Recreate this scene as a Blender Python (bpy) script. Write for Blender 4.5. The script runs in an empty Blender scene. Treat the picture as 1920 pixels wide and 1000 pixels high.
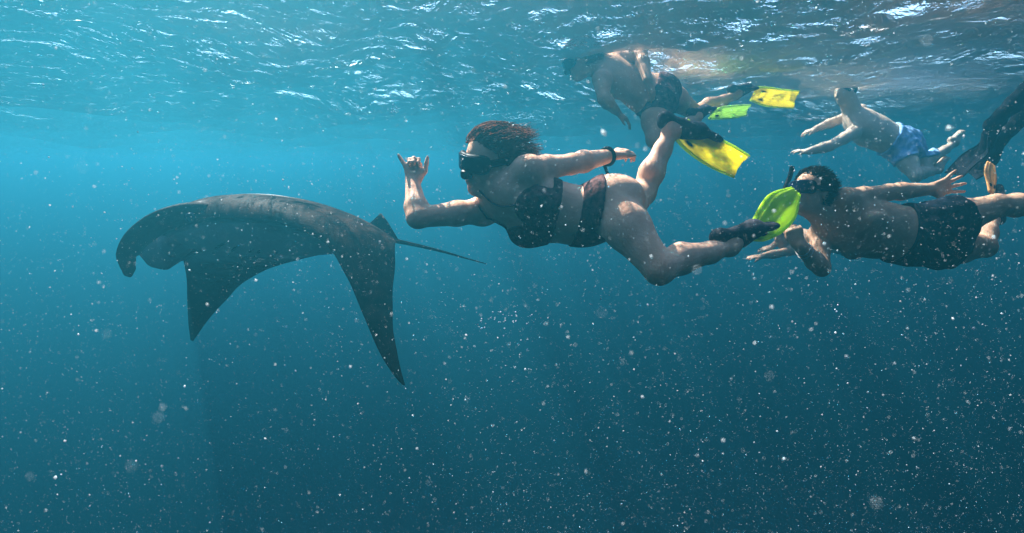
import bpy, bmesh, math, random
import numpy as np
from mathutils import Vector, Matrix, noise

R = math.radians
scene = bpy.context.scene
COL = scene.collection

# ---------------------------------------------------------------- camera, sky, sun, exposure
F_PX = 1144.0                      # focal length in pixels of the 1920 x 1000 photograph
PITCH = math.atan((500 - 322) / F_PX)
cam_data = bpy.data.cameras.new('camera')
cam_data.sensor_width = 36.0
cam_data.lens = 36.0 * F_PX / 1920.0
cam_data.clip_start = 0.02
cam_data.clip_end = 1000.0
cam = bpy.data.objects.new('camera', cam_data)
cam.rotation_euler = (R(90) - PITCH, 0, 0)
COL.objects.link(cam)
scene.camera = cam
cam_data.dof.use_dof = True
cam_data.dof.focus_distance = 2.6
cam_data.dof.aperture_fstop = 8.0

SUN_ELEV, SUN_AZ = R(50), R(-33)
sun_vec = Vector((math.sin(SUN_AZ) * math.cos(SUN_ELEV), math.cos(SUN_AZ) * math.cos(SUN_ELEV), math.sin(SUN_ELEV)))
world = bpy.data.worlds.new('World')
scene.world = world
world.use_nodes = True
wn = world.node_tree.nodes
sky = wn.new('ShaderNodeTexSky')
sky.sky_type = 'NISHITA'
sky.sun_disc = False
sky.sun_elevation = SUN_ELEV
sky.sun_rotation = SUN_AZ
wn['Background'].inputs['Strength'].default_value = 0.08
world.node_tree.links.new(sky.outputs[0], wn['Background'].inputs['Color'])
sl = bpy.data.lights.new('sun', 'SUN')
sl.energy = 5.0
sl.angle = R(0.5)
sl.color = (1.0, 0.91, 0.80)
sun = bpy.data.objects.new('sun', sl)
sun.rotation_euler = sun_vec.to_track_quat('Z', 'Y').to_euler()
COL.objects.link(sun)
vs = scene.view_settings
vs.view_transform = 'Standard'
vs.look = 'None'
vs.gamma = 1.0
vs.exposure = 3.0
vs.use_curve_mapping = False
cy = scene.cycles
cy.max_bounces = 8
cy.volume_bounces = 0
cy.transparent_max_bounces = 12
cy.use_denoising = True

# ---------------------------------------------------------------- helpers
def P(px, py, depth):
    """A point of the place from where it is seen and how far ahead of the camera it lies (m)."""
    x = (px - 960) / F_PX * depth
    u = (500 - py) / F_PX * depth
    return Vector((x, depth * math.cos(PITCH) + u * math.sin(PITCH), -depth * math.sin(PITCH) + u * math.cos(PITCH)))

def mat(name):
    m = bpy.data.materials.new(name)
    m.use_nodes = True
    nt = m.node_tree
    nt.nodes.clear()
    out = nt.nodes.new('ShaderNodeOutputMaterial')
    return m, nt, out

def nd(nt, typ, **kw):
    n = nt.nodes.new(typ)
    for k, v in kw.items():
        if k.startswith('_'):
            setattr(n, k[1:], v)
    for k, v in kw.items():
        if not k.startswith('_'):
            n.inputs[k.replace('__', ' ')].default_value = v
    return n

def mesh_obj(name, verts, faces, material=None, parent=None, smooth=True):
    me = bpy.data.meshes.new(name)
    verts = np.asarray(verts, dtype=np.float32)
    faces = np.asarray(faces, dtype=np.int32)
    me.vertices.add(len(verts))
    me.vertices.foreach_set('co', verts.ravel())
    n, k = faces.shape
    me.loops.add(n * k)
    me.loops.foreach_set('vertex_index', faces.ravel())
    me.polygons.add(n)
    me.polygons.foreach_set('loop_start', np.arange(0, n * k, k, dtype=np.int32))
    me.polygons.foreach_set('loop_total', np.full(n, k, dtype=np.int32))
    if smooth:
        me.polygons.foreach_set('use_smooth', np.ones(n, dtype=bool))
    me.update(calc_edges=True)
    me.validate()
    if material: me.materials.append(material)
    o = bpy.data.objects.new(name, me)
    COL.objects.link(o)
    if parent is not None:
        o.parent = parent
    return o

def thing(name, loc, label, cat, group=None):
    o = bpy.data.objects.new(name, None)
    o.location = loc
    o.empty_display_size = 0.2
    COL.objects.link(o)
    o['label'] = label; o['category'] = cat
    if group: o['group'] = group
    return o

# ---------------------------------------------------------------- the water surface, the unseen sea bed, the water itself
SURF_Z = 0.745
def make_surface():
    # rings of a fine grid near the swimmers growing coarser outwards
    n = 520
    t = np.linspace(-1, 1, n)
    s = 6.0 * t + 400.0 * np.sign(t) * np.abs(t) ** 7
    X, Y = np.meshgrid(s, s + 5.0)
    rng = np.random.RandomState(4)
    Z = np.zeros_like(X)
    sp = np.gradient(s); SX, SY = np.meshgrid(sp, sp)
    cell = np.maximum(SX, SY)
    for i in range(70):
        lam = 0.12 * (40.0 ** rng.rand())
        ang = rng.normal(0.5, 0.8)
        k = 2 * math.pi / lam
        amp = 0.0055 * lam ** 0.85
        fade = np.clip((lam / cell - 3) / 4, 0, 1)
        ph = k * (X * math.cos(ang) + Y * math.sin(ang)) + rng.rand() * 6.28
        Z += fade * amp * (np.sin(ph) + 0.35 * np.sin(2 * ph + 1.0))
    V = np.stack([X.ravel(), Y.ravel(), (SURF_Z + Z).ravel()], 1)
    idx = np.arange(n * n).reshape(n, n)
    Fc = np.stack([idx[:-1, :-1].ravel(), idx[:-1, 1:].ravel(), idx[1:, 1:].ravel(), idx[1:, :-1].ravel()], 1)
    m, nt, out = mat('water_surface')
    L = nt.links.new
    tc = nd(nt, 'ShaderNodeNewGeometry')
    mp = nd(nt, 'ShaderNodeMapping'); mp.inputs['Scale'].default_value = (1.0, 0.8, 1.0); mp.inputs['Rotation'].default_value = (0, 0, R(20))
    L(tc.outputs['Position'], mp.inputs['Vector'])
    n1 = nd(nt, 'ShaderNodeTexNoise', Scale=9.0, Detail=4.0, Roughness=0.6, Distortion=0.6)
    n2 = nd(nt, 'ShaderNodeTexNoise', Scale=30.0, Detail=3.0, Roughness=0.6, Distortion=0.3)
    L(mp.outputs[0], n1.inputs['Vector']); L(mp.outputs[0], n2.inputs['Vector'])
    b1 = nd(nt, 'ShaderNodeBump', Strength=1.0, Distance=0.035)
    b2 = nd(nt, 'ShaderNodeBump', Strength=1.0, Distance=0.009)
    n3 = nd(nt, 'ShaderNodeTexNoise', Scale=1.7, Detail=3.0, Roughness=0.55, Distortion=0.8); L(mp.outputs[0], n3.inputs['Vector'])
    b3 = nd(nt, 'ShaderNodeBump', Strength=1.0, Distance=0.12); L(n3.outputs[0], b3.inputs['Height']); L(b3.outputs[0], b1.inputs['Normal'])
    L(n1.outputs[0], b1.inputs['Height']); L(n2.outputs[0], b2.inputs['Height']); L(b1.outputs[0], b2.inputs['Normal'])
    fr = nd(nt, 'ShaderNodeFresnel', IOR=1.33); L(b2.outputs[0], fr.inputs['Normal'])
    gl = nd(nt, 'ShaderNodeBsdfGlossy', Roughness=0.6); L(b2.outputs[0], gl.inputs['Normal'])
    gl.inputs['Color'].default_value = (0.95, 0.95, 0.95, 1)
    tr = nd(nt, 'ShaderNodeBsdfTransparent')
    mx = nd(nt, 'ShaderNodeMixShader')
    L(fr.outputs[0], mx.inputs[0]); L(tr.outputs[0], mx.inputs[1]); L(gl.outputs[0], mx.inputs[2])
    L(mx.outputs[0], out.inputs['Surface'])
    o = mesh_obj('water_surface', V, Fc, m)
    o['kind'] = 'structure'
make_surface()

def make_seabed():  # out of view; added to stop sky light reaching the undersides
    n = 90
    t = np.linspace(-1, 1, n)
    s = 40.0 * t + 380.0 * np.sign(t) * np.abs(t) ** 5
    X, Y = np.meshgrid(s, s + 5.0)
    Z = -16 + 1.5 * np.sin(X * 0.11 + 1) * np.sin(Y * 0.09) + 0.8 * np.sin(X * 0.23 + Y * 0.17)
    r = np.maximum(np.abs(X), np.abs(Y - 5)); Z += np.clip((r - 300) / 110, 0, 1) * 15.0  # far rim raised to shut out sky light from the sides
    V = np.stack([X.ravel(), Y.ravel(), Z.ravel()], 1)
    idx = np.arange(n * n).reshape(n, n)
    Fc = np.stack([idx[:-1, :-1].ravel(), idx[:-1, 1:].ravel(), idx[1:, 1:].ravel(), idx[1:, :-1].ravel()], 1)
    m, nt, out = mat('seabed_sand')
    b = nd(nt, 'ShaderNodeBsdfPrincipled', Roughness=0.95)
    nz = nd(nt, 'ShaderNodeTexNoise', Scale=0.6, Detail=6.0)
    g = nd(nt, 'ShaderNodeNewGeometry'); nt.links.new(g.outputs['Position'], nz.inputs['Vector'])
    cr = nd(nt, 'ShaderNodeValToRGB'); cr.color_ramp.elements[0].color = (0.05, 0.06, 0.05, 1); cr.color_ramp.elements[1].color = (0.22, 0.2, 0.16, 1)
    nt.links.new(nz.outputs[0], cr.inputs[0]); nt.links.new(cr.outputs[0], b.inputs['Base Color']); nt.links.new(b.outputs[0], out.inputs['Surface'])
    o = mesh_obj('seabed', V, Fc, m)
    o['kind'] = 'structure'
make_seabed()

VOL_D, VOL_C, VOL_A, VOL_G = 0.20, (0.026, 0.245, 0.355, 1), (0.12, 0.33, 0.60, 1), 0.88
def make_water_body():
    x0, x1, y0, y1, z0, z1 = -90, 90, -60, 130, -20.5, SURF_Z + 0.35
    V = [(x, y, z) for z in (z0, z1) for y in (y0, y1) for x in (x0, x1)]
    Fc = [(0, 2, 3, 1), (4, 5, 7, 6), (0, 1, 5, 4), (2, 6, 7, 3), (0, 4, 6, 2), (1, 3, 7, 5)]
    m, nt, out = mat('sea_water')
    v = nd(nt, 'ShaderNodeVolumePrincipled', Density=VOL_D, Anisotropy=VOL_G)
    v.inputs['Color'].default_value = VOL_C
    v.inputs['Absorption Color'].default_value = VOL_A
    nt.links.new(v.outputs[0], out.inputs['Volume'])
    o = mesh_obj('haze', V, Fc, m, smooth=False)
    o['kind'] = 'stuff'
make_water_body()

# ---------------------------------------------------------------- sculpting: distance fields turned into meshes
def V3(*a): return np.array(a if len(a) == 3 else a[0], dtype=np.float64)
def unit(v):
    v = np.asarray(v, float); return v / (np.linalg.norm(v) + 1e-12)
def rej(v, a):
    a = unit(a); v = np.asarray(v, float); return unit(v - a * v.dot(a))
def Q(px, py, depth): return np.array(P(px, py, depth))

class Field:
    def __init__(self, lo, hi, h):
        self.lo = np.asarray(lo, float); self.h = h
        self.n = np.ceil((np.asarray(hi, float) - self.lo) / h).astype(int) + 1
        self.d = np.full(self.n, 0.2, np.float32)
    def box(self, lo, hi):
        a = np.clip(np.floor((lo - self.lo) / self.h).astype(int), 0, self.n)
        b = np.clip(np.ceil((hi - self.lo) / self.h).astype(int) + 1, 0, self.n)
        return a, b
    def pts(self, a, b):
        ax = [(self.lo[i] + self.h * np.arange(a[i], b[i])).astype(np.float32) for i in range(3)]
        return ax[0][:, None, None], ax[1][None, :, None], ax[2][None, None, :]
    def put(self, fn, lo, hi, k, op='u'):
        a, b = self.box(np.asarray(lo) - 0.035 - k, np.asarray(hi) + 0.035 + k)
        if (b <= a).any(): return
        sl = tuple(slice(a[i], b[i]) for i in range(3))
        q = fn(*self.pts(a, b)); d = self.d[sl]
        if op == 'u':
            if k > 0:
                hh = np.clip(0.5 + 0.5 * (d - q) / k, 0, 1)
                self.d[sl] = d * (1 - hh) + q * hh - k * hh * (1 - hh)
            else: self.d[sl] = np.minimum(d, q)
        else:
            q = -q
            if k > 0:
                hh = np.clip(0.5 - 0.5 * (d - q) / k, 0, 1)
                self.d[sl] = d * (1 - hh) + q * hh + k * hh * (1 - hh)
            else: self.d[sl] = np.maximum(d, q)
    def cone(self, p0, p1, r0, r1, k=0.02, ax=None, f=1.0, op='u'):
        """tapered capsule; ax, f: flattened to f of its radius along the direction ax"""
        p0 = np.asarray(p0, float); p1 = np.asarray(p1, float); ab = p1 - p0; L2 = ab.dot(ab) + 1e-9
        r = max(r0, r1) * max(1, f)
        if ax is not None: ax = unit(ax)
        def fn(X, Y, Z):
            x, y, z = X - p0[0], Y - p0[1], Z - p0[2]
            t = np.clip((x * ab[0] + y * ab[1] + z * ab[2]) / L2, 0, 1)
            x = x - t * ab[0]; y = y - t * ab[1]; z = z - t * ab[2]
            rr = r0 + (r1 - r0) * t
            if ax is None: return np.sqrt(x * x + y * y + z * z) - rr
            m0 = np.sqrt(x * x + y * y + z * z) + 1e-6
            s = (x * ax[0] + y * ax[1] + z * ax[2]) * (1 / f - 1)
            x = x + ax[0] * s; y = y + ax[1] * s; z = z + ax[2] * s
            m1 = np.sqrt(x * x + y * y + z * z) + 1e-6
            return (m1 - rr) * np.clip(m0 / m1, min(f, 1 / f), max(1, f))
        self.put(fn, np.minimum(p0, p1) - r, np.maximum(p0, p1) + r, k, op)
    def ell(self, c, r3, axes, k=0.02, op='u'):
        """ellipsoid with radii r3 along the three axes"""
        c = np.asarray(c, float); A = [unit(a) for a in axes]; r = max(r3)
        def fn(X, Y, Z):
            x, y, z = X - c[0], Y - c[1], Z - c[2]
            m0 = 0; m1 = 0
            for a, ri in zip(A, r3):
                s = x * a[0] + y * a[1] + z * a[2]
                m0 = m0 + (s / ri) ** 2; m1 = m1 + (s / ri ** 2) ** 2
            m0 = np.sqrt(m0); return m0 * (m0 - 1) / (np.sqrt(m1) + 1e-5)
        self.put(fn, c - r, c + r, k, op)
    def chain(self, pts, rad, k=0.02, ax=None, f=1.0):
        for i in range(len(pts) - 1): self.cone(pts[i], pts[i + 1], rad[i], rad[i + 1], k if i else k, ax, f)
    def sample(self, p):
        q = (np.asarray(p, float) - self.lo) / self.h
        i = np.clip(np.floor(q).astype(int), 0, self.n - 2); t = q - i; v = 0
        for a in (0, 1):
            for b in (0, 1):
                for c in (0, 1):
                    w = (t[..., 0] if a else 1 - t[..., 0]) * (t[..., 1] if b else 1 - t[..., 1]) * (t[..., 2] if c else 1 - t[..., 2])
                    v = v + w * self.d[i[..., 0] + a, i[..., 1] + b, i[..., 2] + c]
        return v
    def grad(self, p):
        e = self.h; p = np.asarray(p, float); g = []
        for a in range(3):
            o = np.zeros(3); o[a] = e
            g.append(self.sample(p + o) - self.sample(p - o))
        g = np.stack(g, -1); return g / (np.linalg.norm(g, axis=-1, keepdims=True) + 1e-9)
    def project(self, p, off=0.0, steps=8):
        p = np.array(p, float)
        for _ in range(steps): p = p - self.grad(p) * (self.sample(p) - off)[..., None]
        return p
    def mesh(self, d=None, lo=None, relax=1):
        return surface_nets(self.d if d is None else d, self.lo if lo is None else lo, self.h, relax)
    def shell(self, off, region, noise_amp=0.0, relax=1):
        """a garment: the body grown by off, kept where region(X, Y, Z) <= 0"""
        X, Y, Z = self.pts(np.zeros(3, int), self.n)
        d = self.torso - off
        if noise_amp: d = d + noise_amp * (np.sin(X * 61 + 3 * np.sin(Y * 23)) * np.sin(Z * 47 + Y * 31 + 2 * np.sin(X * 17)))
        d = np.maximum(d, region(X, Y, Z))
        return self.mesh(d, relax=relax)

def surface_nets(d, lo, h, relax=1):
    d = np.pad(d, 1, constant_values=0.2); lo = np.asarray(lo) - h
    s = d < 0
    nx, ny, nz = d.shape
    c = np.zeros((nx - 1, ny - 1, nz - 1), np.int8)
    for a in (0, 1):
        for b in (0, 1):
            for e in (0, 1): c += s[a:nx - 1 + a, b:ny - 1 + b, e:nz - 1 + e]
    I = np.argwhere((c > 0) & (c < 8))
    vals = {}
    for a in (0, 1):
        for b in (0, 1):
            for e in (0, 1): vals[a, b, e] = d[I[:, 0] + a, I[:, 1] + b, I[:, 2] + e]
    pos = np.zeros((len(I), 3)); cnt = np.zeros(len(I))
    K = list(vals)
    for p in K:
        for q in K:
            if sum(q) - sum(p) == 1 and sum(abs(q[i] - p[i]) for i in range(3)) == 1:
                va, vb = vals[p], vals[q]; cr = (va < 0) != (vb < 0)
                t = np.where(cr, va / np.where(cr, va - vb, 1), 0)
                for i in range(3): pos[:, i] += np.where(cr, p[i] + t * (q[i] - p[i]), 0)
                cnt += cr
    V = (I + pos / cnt[:, None])
    vid = np.full(c.shape, -1, np.int32); vid[I[:, 0], I[:, 1], I[:, 2]] = np.arange(len(I))
    Fs = []
    for ax in range(3):
        o1, o2 = [(1, 2), (2, 0), (0, 1)][ax]
        a = [slice(None)] * 3; b = [slice(None)] * 3
        a[ax] = slice(0, -1); b[ax] = slice(1, None)
        E = np.argwhere(s[tuple(a)] != s[tuple(b)])
        sg = s[tuple(E.T)]
        def sh(k1, k2):
            e = E.copy(); e[:, o1] -= k1; e[:, o2] -= k2; return vid[e[:, 0], e[:, 1], e[:, 2]]
        q = np.stack([sh(1, 1), sh(0, 1), sh(0, 0), sh(1, 0)], 1)
        q[~sg] = q[~sg][:, ::-1]
        Fs.append(q)
    Fc = np.concatenate(Fs)
    Fc = Fc[(Fc >= 0).all(1)]
    for _ in range(relax):
        acc = np.zeros_like(V); n = np.zeros(len(V))
        for i in range(4):
            j = (i + 1) % 4
            np.add.at(acc, Fc[:, i], V[Fc[:, j]]); np.add.at(n, Fc[:, i], 1)
            np.add.at(acc, Fc[:, j], V[Fc[:, i]]); np.add.at(n, Fc[:, j], 1)
        V = 0.45 * V + 0.55 * acc / np.maximum(n, 1)[:, None]
    return lo + V * h, Fc

def wloc(o):
    v = np.zeros(3)
    while o is not None: v = v + np.array(o.location); o = o.parent
    return v

def part(name, VF, material, parent, **kw):
    V, Fc = VF
    return mesh_obj(name, np.asarray(V) - wloc(parent), Fc, material, parent, **kw)

def tube(pts, rad, n=8, flat=None, ff=1.0, cap=True):
    """a tube of quads along pts; flat, ff: squeezed to ff along the direction flat"""
    pts = np.asarray(pts, float); m = len(pts); rad = np.broadcast_to(rad, (m,))
    T = np.gradient(pts, axis=0); T /= np.linalg.norm(T, axis=1, keepdims=True) + 1e-12
    ref = np.array([0, 0, 1.0]) if abs(T[0][2]) < 0.9 else np.array([1.0, 0, 0])
    if flat is not None: ref = np.asarray(flat, float)
    V = []
    for i in range(m):
        a = ref - T[i] * ref.dot(T[i]); a = unit(a); b = np.cross(T[i], a)
        if flat is None: ref = a
        for j in range(n):
            w = 2 * math.pi * j / n
            V.append(pts[i] + rad[i] * (math.cos(w) * a * ff + math.sin(w) * b))
    Fc = [(i * n + j, i * n + (j + 1) % n, (i + 1) * n + (j + 1) % n, (i + 1) * n + j) for i in range(m - 1) for j in range(n)]
    if cap:
        c0 = len(V); V.append(pts[0]); V.append(pts[-1])
        for j in range(0, n, 2):
            Fc.append((c0, (j + 2) % n, (j + 1) % n, j))
            e = (m - 1) * n; Fc.append((c0 + 1, e + j, e + (j + 1) % n, e + (j + 2) % n))
    return np.array(V), np.array(Fc)

def merge(list_vf):
    Vs, Fs, o = [], [], 0
    for V, Fc in list_vf:
        Vs.append(np.asarray(V)); Fs.append(np.asarray(Fc) + o); o += len(V)
    return np.concatenate(Vs), np.concatenate(Fs)

def spline(pts, n):
    """Catmull-Rom through rows of pts (any width), n samples"""
    pts = np.asarray(pts, float); m = len(pts)
    E = np.concatenate([2 * pts[:1] - pts[1:2], pts, 2 * pts[-1:] - pts[-2:-1]])
    t = np.linspace(0, m - 1 - 1e-6, n); i = t.astype(int); u = (t - i)[:, None]
    a, b, c, d = E[i], E[i + 1], E[i + 2], E[i + 3]
    return 0.5 * (2 * b + (c - a) * u + (2 * a - 5 * b + 4 * c - d) * u ** 2 + (3 * b - a - 3 * c + d) * u ** 3)

# ---------------------------------------------------------------- materials
def simple(name, col, rough=0.5, col2=None, nscale=8.0, bump=0.0, bscale=60.0, spec=0.5, sss=0.0, trans=0.0, weave=None):
    m, nt, out = mat(name); L = nt.links.new
    b = nd(nt, 'ShaderNodeBsdfPrincipled', Roughness=rough)
    b.inputs['Specular IOR Level'].default_value = spec
    b.inputs['IOR'].default_value = 1.10 if rough > 0.2 else 1.25      # against water, not air
    g = nd(nt, 'ShaderNodeTexCoord')
    if col2 is None: b.inputs['Base Color'].default_value = (*col, 1)
    else:
        nz = nd(nt, 'ShaderNodeTexNoise', Scale=nscale, Detail=5.0, Roughness=0.6); L(g.outputs['Object'], nz.inputs['Vector'])
        cr = nd(nt, 'ShaderNodeValToRGB'); cr.color_ramp.elements[0].position = 0.35; cr.color_ramp.elements[1].position = 0.68
        cr.color_ramp.elements[0].color = (*col, 1); cr.color_ramp.elements[1].color = (*col2, 1)
        L(nz.outputs[0], cr.inputs[0]); L(cr.outputs[0], b.inputs['Base Color'])
        b.inputs['Base Color'].default_value = (*col, 1)
    if bump:
        if weave:
            n2 = nd(nt, 'ShaderNodeTexVoronoi', Scale=bscale)
        else:
            n2 = nd(nt, 'ShaderNodeTexNoise', Scale=bscale, Detail=3.0)
        L(g.outputs['Object'], n2.inputs['Vector'])
        bp = nd(nt, 'ShaderNodeBump', Strength=1.0, Distance=bump); L(n2.outputs[0], bp.inputs['Height']); L(bp.outputs[0], b.inputs['Normal'])
    if sss:
        b.inputs['Subsurface Weight'].default_value = sss
        b.inputs['Subsurface Radius'].default_value = (0.02, 0.008, 0.004)
    if trans:
        t = nd(nt, 'ShaderNodeBsdfTranslucent'); t.inputs['Color'].default_value = (*(col2 or col), 1)
        mx = nd(nt, 'ShaderNodeMixShader', Fac=trans); L(b.outputs[0], mx.inputs[1]); L(t.outputs[0], mx.inputs[2]); L(mx.outputs[0], out.inputs['Surface'])
    else: L(b.outputs[0], out.inputs['Surface'])
    return m

M = dict(
    skin=simple('skin_fair', (0.50, 0.26, 0.165), 0.45, (0.60, 0.35, 0.24), 14, 0.0012, 90, sss=0.12),
    skin_tan=simple('skin_tanned', (0.34, 0.18, 0.11), 0.45, (0.45, 0.26, 0.165), 12, 0.0012, 90, sss=0.1),
    skin_pale=simple('skin_pale', (0.52, 0.37, 0.26), 0.5, (0.62, 0.46, 0.34), 10, 0.001, 60, sss=0.1),
    hair_red=simple('hair_auburn', (0.060, 0.018, 0.009), 0.6, (0.21, 0.068, 0.032), 30, 0.002, 150, spec=0.08),
    hair_dark=simple('hair_dark', (0.007, 0.005, 0.004), 0.6, (0.018, 0.013, 0.010), 40, 0.003, 120, spec=0.15),
    bikini=simple('bikini_cloth', (0.010, 0.006, 0.008), 0.7, (0.13, 0.06, 0.055), 46, 0.0015, 220, spec=0.15),
    shorts=simple('shorts_black', (0.004, 0.005, 0.009), 0.75, (0.010, 0.011, 0.017), 30, 0.003, 90, spec=0.12),
    shorts_blue=simple('shorts_blue', (0.10, 0.26, 0.52), 0.6, (0.40, 0.55, 0.72), 22, 0.003, 60),
    rubber=simple('rubber_black', (0.005, 0.005, 0.007), 0.4, (0.010, 0.010, 0.013), 20, 0.0006, 80, spec=0.25),
    rubber_grey=simple('rubber_grey', (0.014, 0.013, 0.017), 0.5, (0.04, 0.037, 0.044), 25, 0.001, 70, spec=0.25),
    lens=simple('mask_lens', (0.003, 0.005, 0.018), 0.15, spec=0.3),
    fin=simple('fin_yellow', (0.62, 0.66, 0.015), 0.35, (0.80, 0.70, 0.02), 26, 0.001, 60, trans=0.6),
    fin_green=simple('fin_lime', (0.42, 0.72, 0.03), 0.35, (0.62, 0.80, 0.04), 20, 0.001, 60, trans=0.6),
    fin_pale=simple('fin_pale_green', (0.45, 0.75, 0.16), 0.4, (0.6, 0.82, 0.25), 20, trans=0.45),
    fin_peach=simple('fin_orange', (0.75, 0.33, 0.08), 0.4, (0.8, 0.5, 0.2), 14, trans=0.45),
    wetsuit=simple('wetsuit_black', (0.004, 0.004, 0.006), 0.8, (0.009, 0.009, 0.012), 12, 0.001, 60, spec=0.1),
    metal=simple('bangle_silver', (0.30, 0.30, 0.30), 0.4),
    dark=simple('seam_dark', (0.01, 0.01, 0.012), 0.5),
    red_lip=simple('lips', (0.36, 0.12, 0.10), 0.4),
)

# ---------------------------------------------------------------- people
def hand(Fd, W, d, n, u, curl, spread=(0, 0, 0, 0), thumb=(0.6, 0.2), s=1.0, k=0.006, fr=1.0):
    """W wrist, d towards the knuckles, n palm side, u thumb side; curl per finger (rad per joint), index to little"""
    d = unit(d); n = rej(n, d); u = unit(np.cross(d, n)) * (1 if np.cross(d, n).dot(u) > 0 else -1)
    W = np.asarray(W)
    for o in (0.022, 0.003, -0.018):
        Fd.cone(W + d * 0.012 * s + u * o * 0.55 * s, W + d * 0.083 * s + u * o * 1.25 * s, 0.019 * s, 0.0165 * s, 0.012, n, 0.72)
    Fd.cone(W + d * 0.02 * s + u * 0.02 * s, W + d * 0.05 * s + u * 0.03 * s + n * 0.008 * s, 0.017 * s, 0.014 * s, 0.012)
    offs = (0.030, 0.0105, -0.0095, -0.0285); lens = (0.074, 0.082, 0.076, 0.060)
    for o, Lf, c, sp in zip(offs, lens, curl, spread):
        p = W + d * (0.088 - abs(o - 0.01) * 0.25) * s + u * o * s
        base = unit(d * math.cos(sp) + u * math.sin(sp)); a = 0.0; r = 0.0092 * s * fr
        for seg, frac in enumerate((0.46, 0.30, 0.24)):
            a += c * (0.85 if seg == 0 else 1.1)
            q = p + (base * math.cos(a) + n * math.sin(a)) * Lf * frac * s
            Fd.cone(p, q, r, r * 0.9, k); p = q; r *= 0.9
    out, inn = thumb
    p = W + d * 0.022 * s + u * 0.026 * s; dirt = unit(d * math.cos(out) + u * math.sin(out) + n * 0.25)
    q = p + dirt * 0.042 * s; Fd.cone(p, q, 0.014 * s * fr, 0.0115 * s * fr, 0.01)
    dirt = unit(dirt * math.cos(inn) + (d * 0.8 - u * 0.6 + n * 0.2) * math.sin(inn))
    r_ = q + dirt * 0.033 * s; Fd.cone(q, r_, 0.0112 * s * fr, 0.0098 * s * fr, k)
    t_ = r_ + dirt * 0.026 * s; Fd.cone(r_, t_, 0.0098 * s * fr, 0.008 * s * fr, k)

def head(Fd, C, fwd, up, s=1.0):
    """skull, face, ears; C is the middle of the skull. Returns the frame."""
    up = unit(up); fwd = rej(fwd, up); side = np.cross(up, fwd)
    A = (side, fwd, up); q = lambda x, y, z: C + side * x * s + fwd * y * s + up * z * s
    Fd.ell(q(0, -0.012, 0.022), (0.076 * s, 0.096 * s, 0.092 * s), A, 0.02)
    Fd.ell(q(0, 0.030, -0.035), (0.062 * s, 0.060 * s, 0.085 * s), A, 0.03)
    Fd.ell(q(0, 0.066, -0.098), (0.026 * s, 0.022 * s, 0.020 * s), A, 0.03)
    for sx in (-1, 1):
        Fd.ell(q(sx * 0.034, 0.068, -0.035), (0.020 * s, 0.016 * s, 0.020 * s), A, 0.02)
        Fd.ell(q(sx * 0.079, -0.005, -0.012), (0.008 * s, 0.019 * s, 0.031 * s), A, 0.006)
        Fd.ell(q(sx * 0.030, 0.094, 0.005), (0.013 * s, 0.010 * s, 0.010 * s), A, 0.012, op='s')
    Fd.cone(q(0, 0.084, 0.010), q(0, 0.108, -0.032), 0.009 * s, 0.0125 * s, 0.008)
    Fd.ell(q(0, 0.092, -0.062), (0.022 * s, 0.009 * s, 0.0055 * s), A, 0.006)
    Fd.ell(q(0, 0.089, -0.072), (0.019 * s, 0.010 * s, 0.0065 * s), A, 0.006)
    return C, side, fwd, up, s

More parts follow.
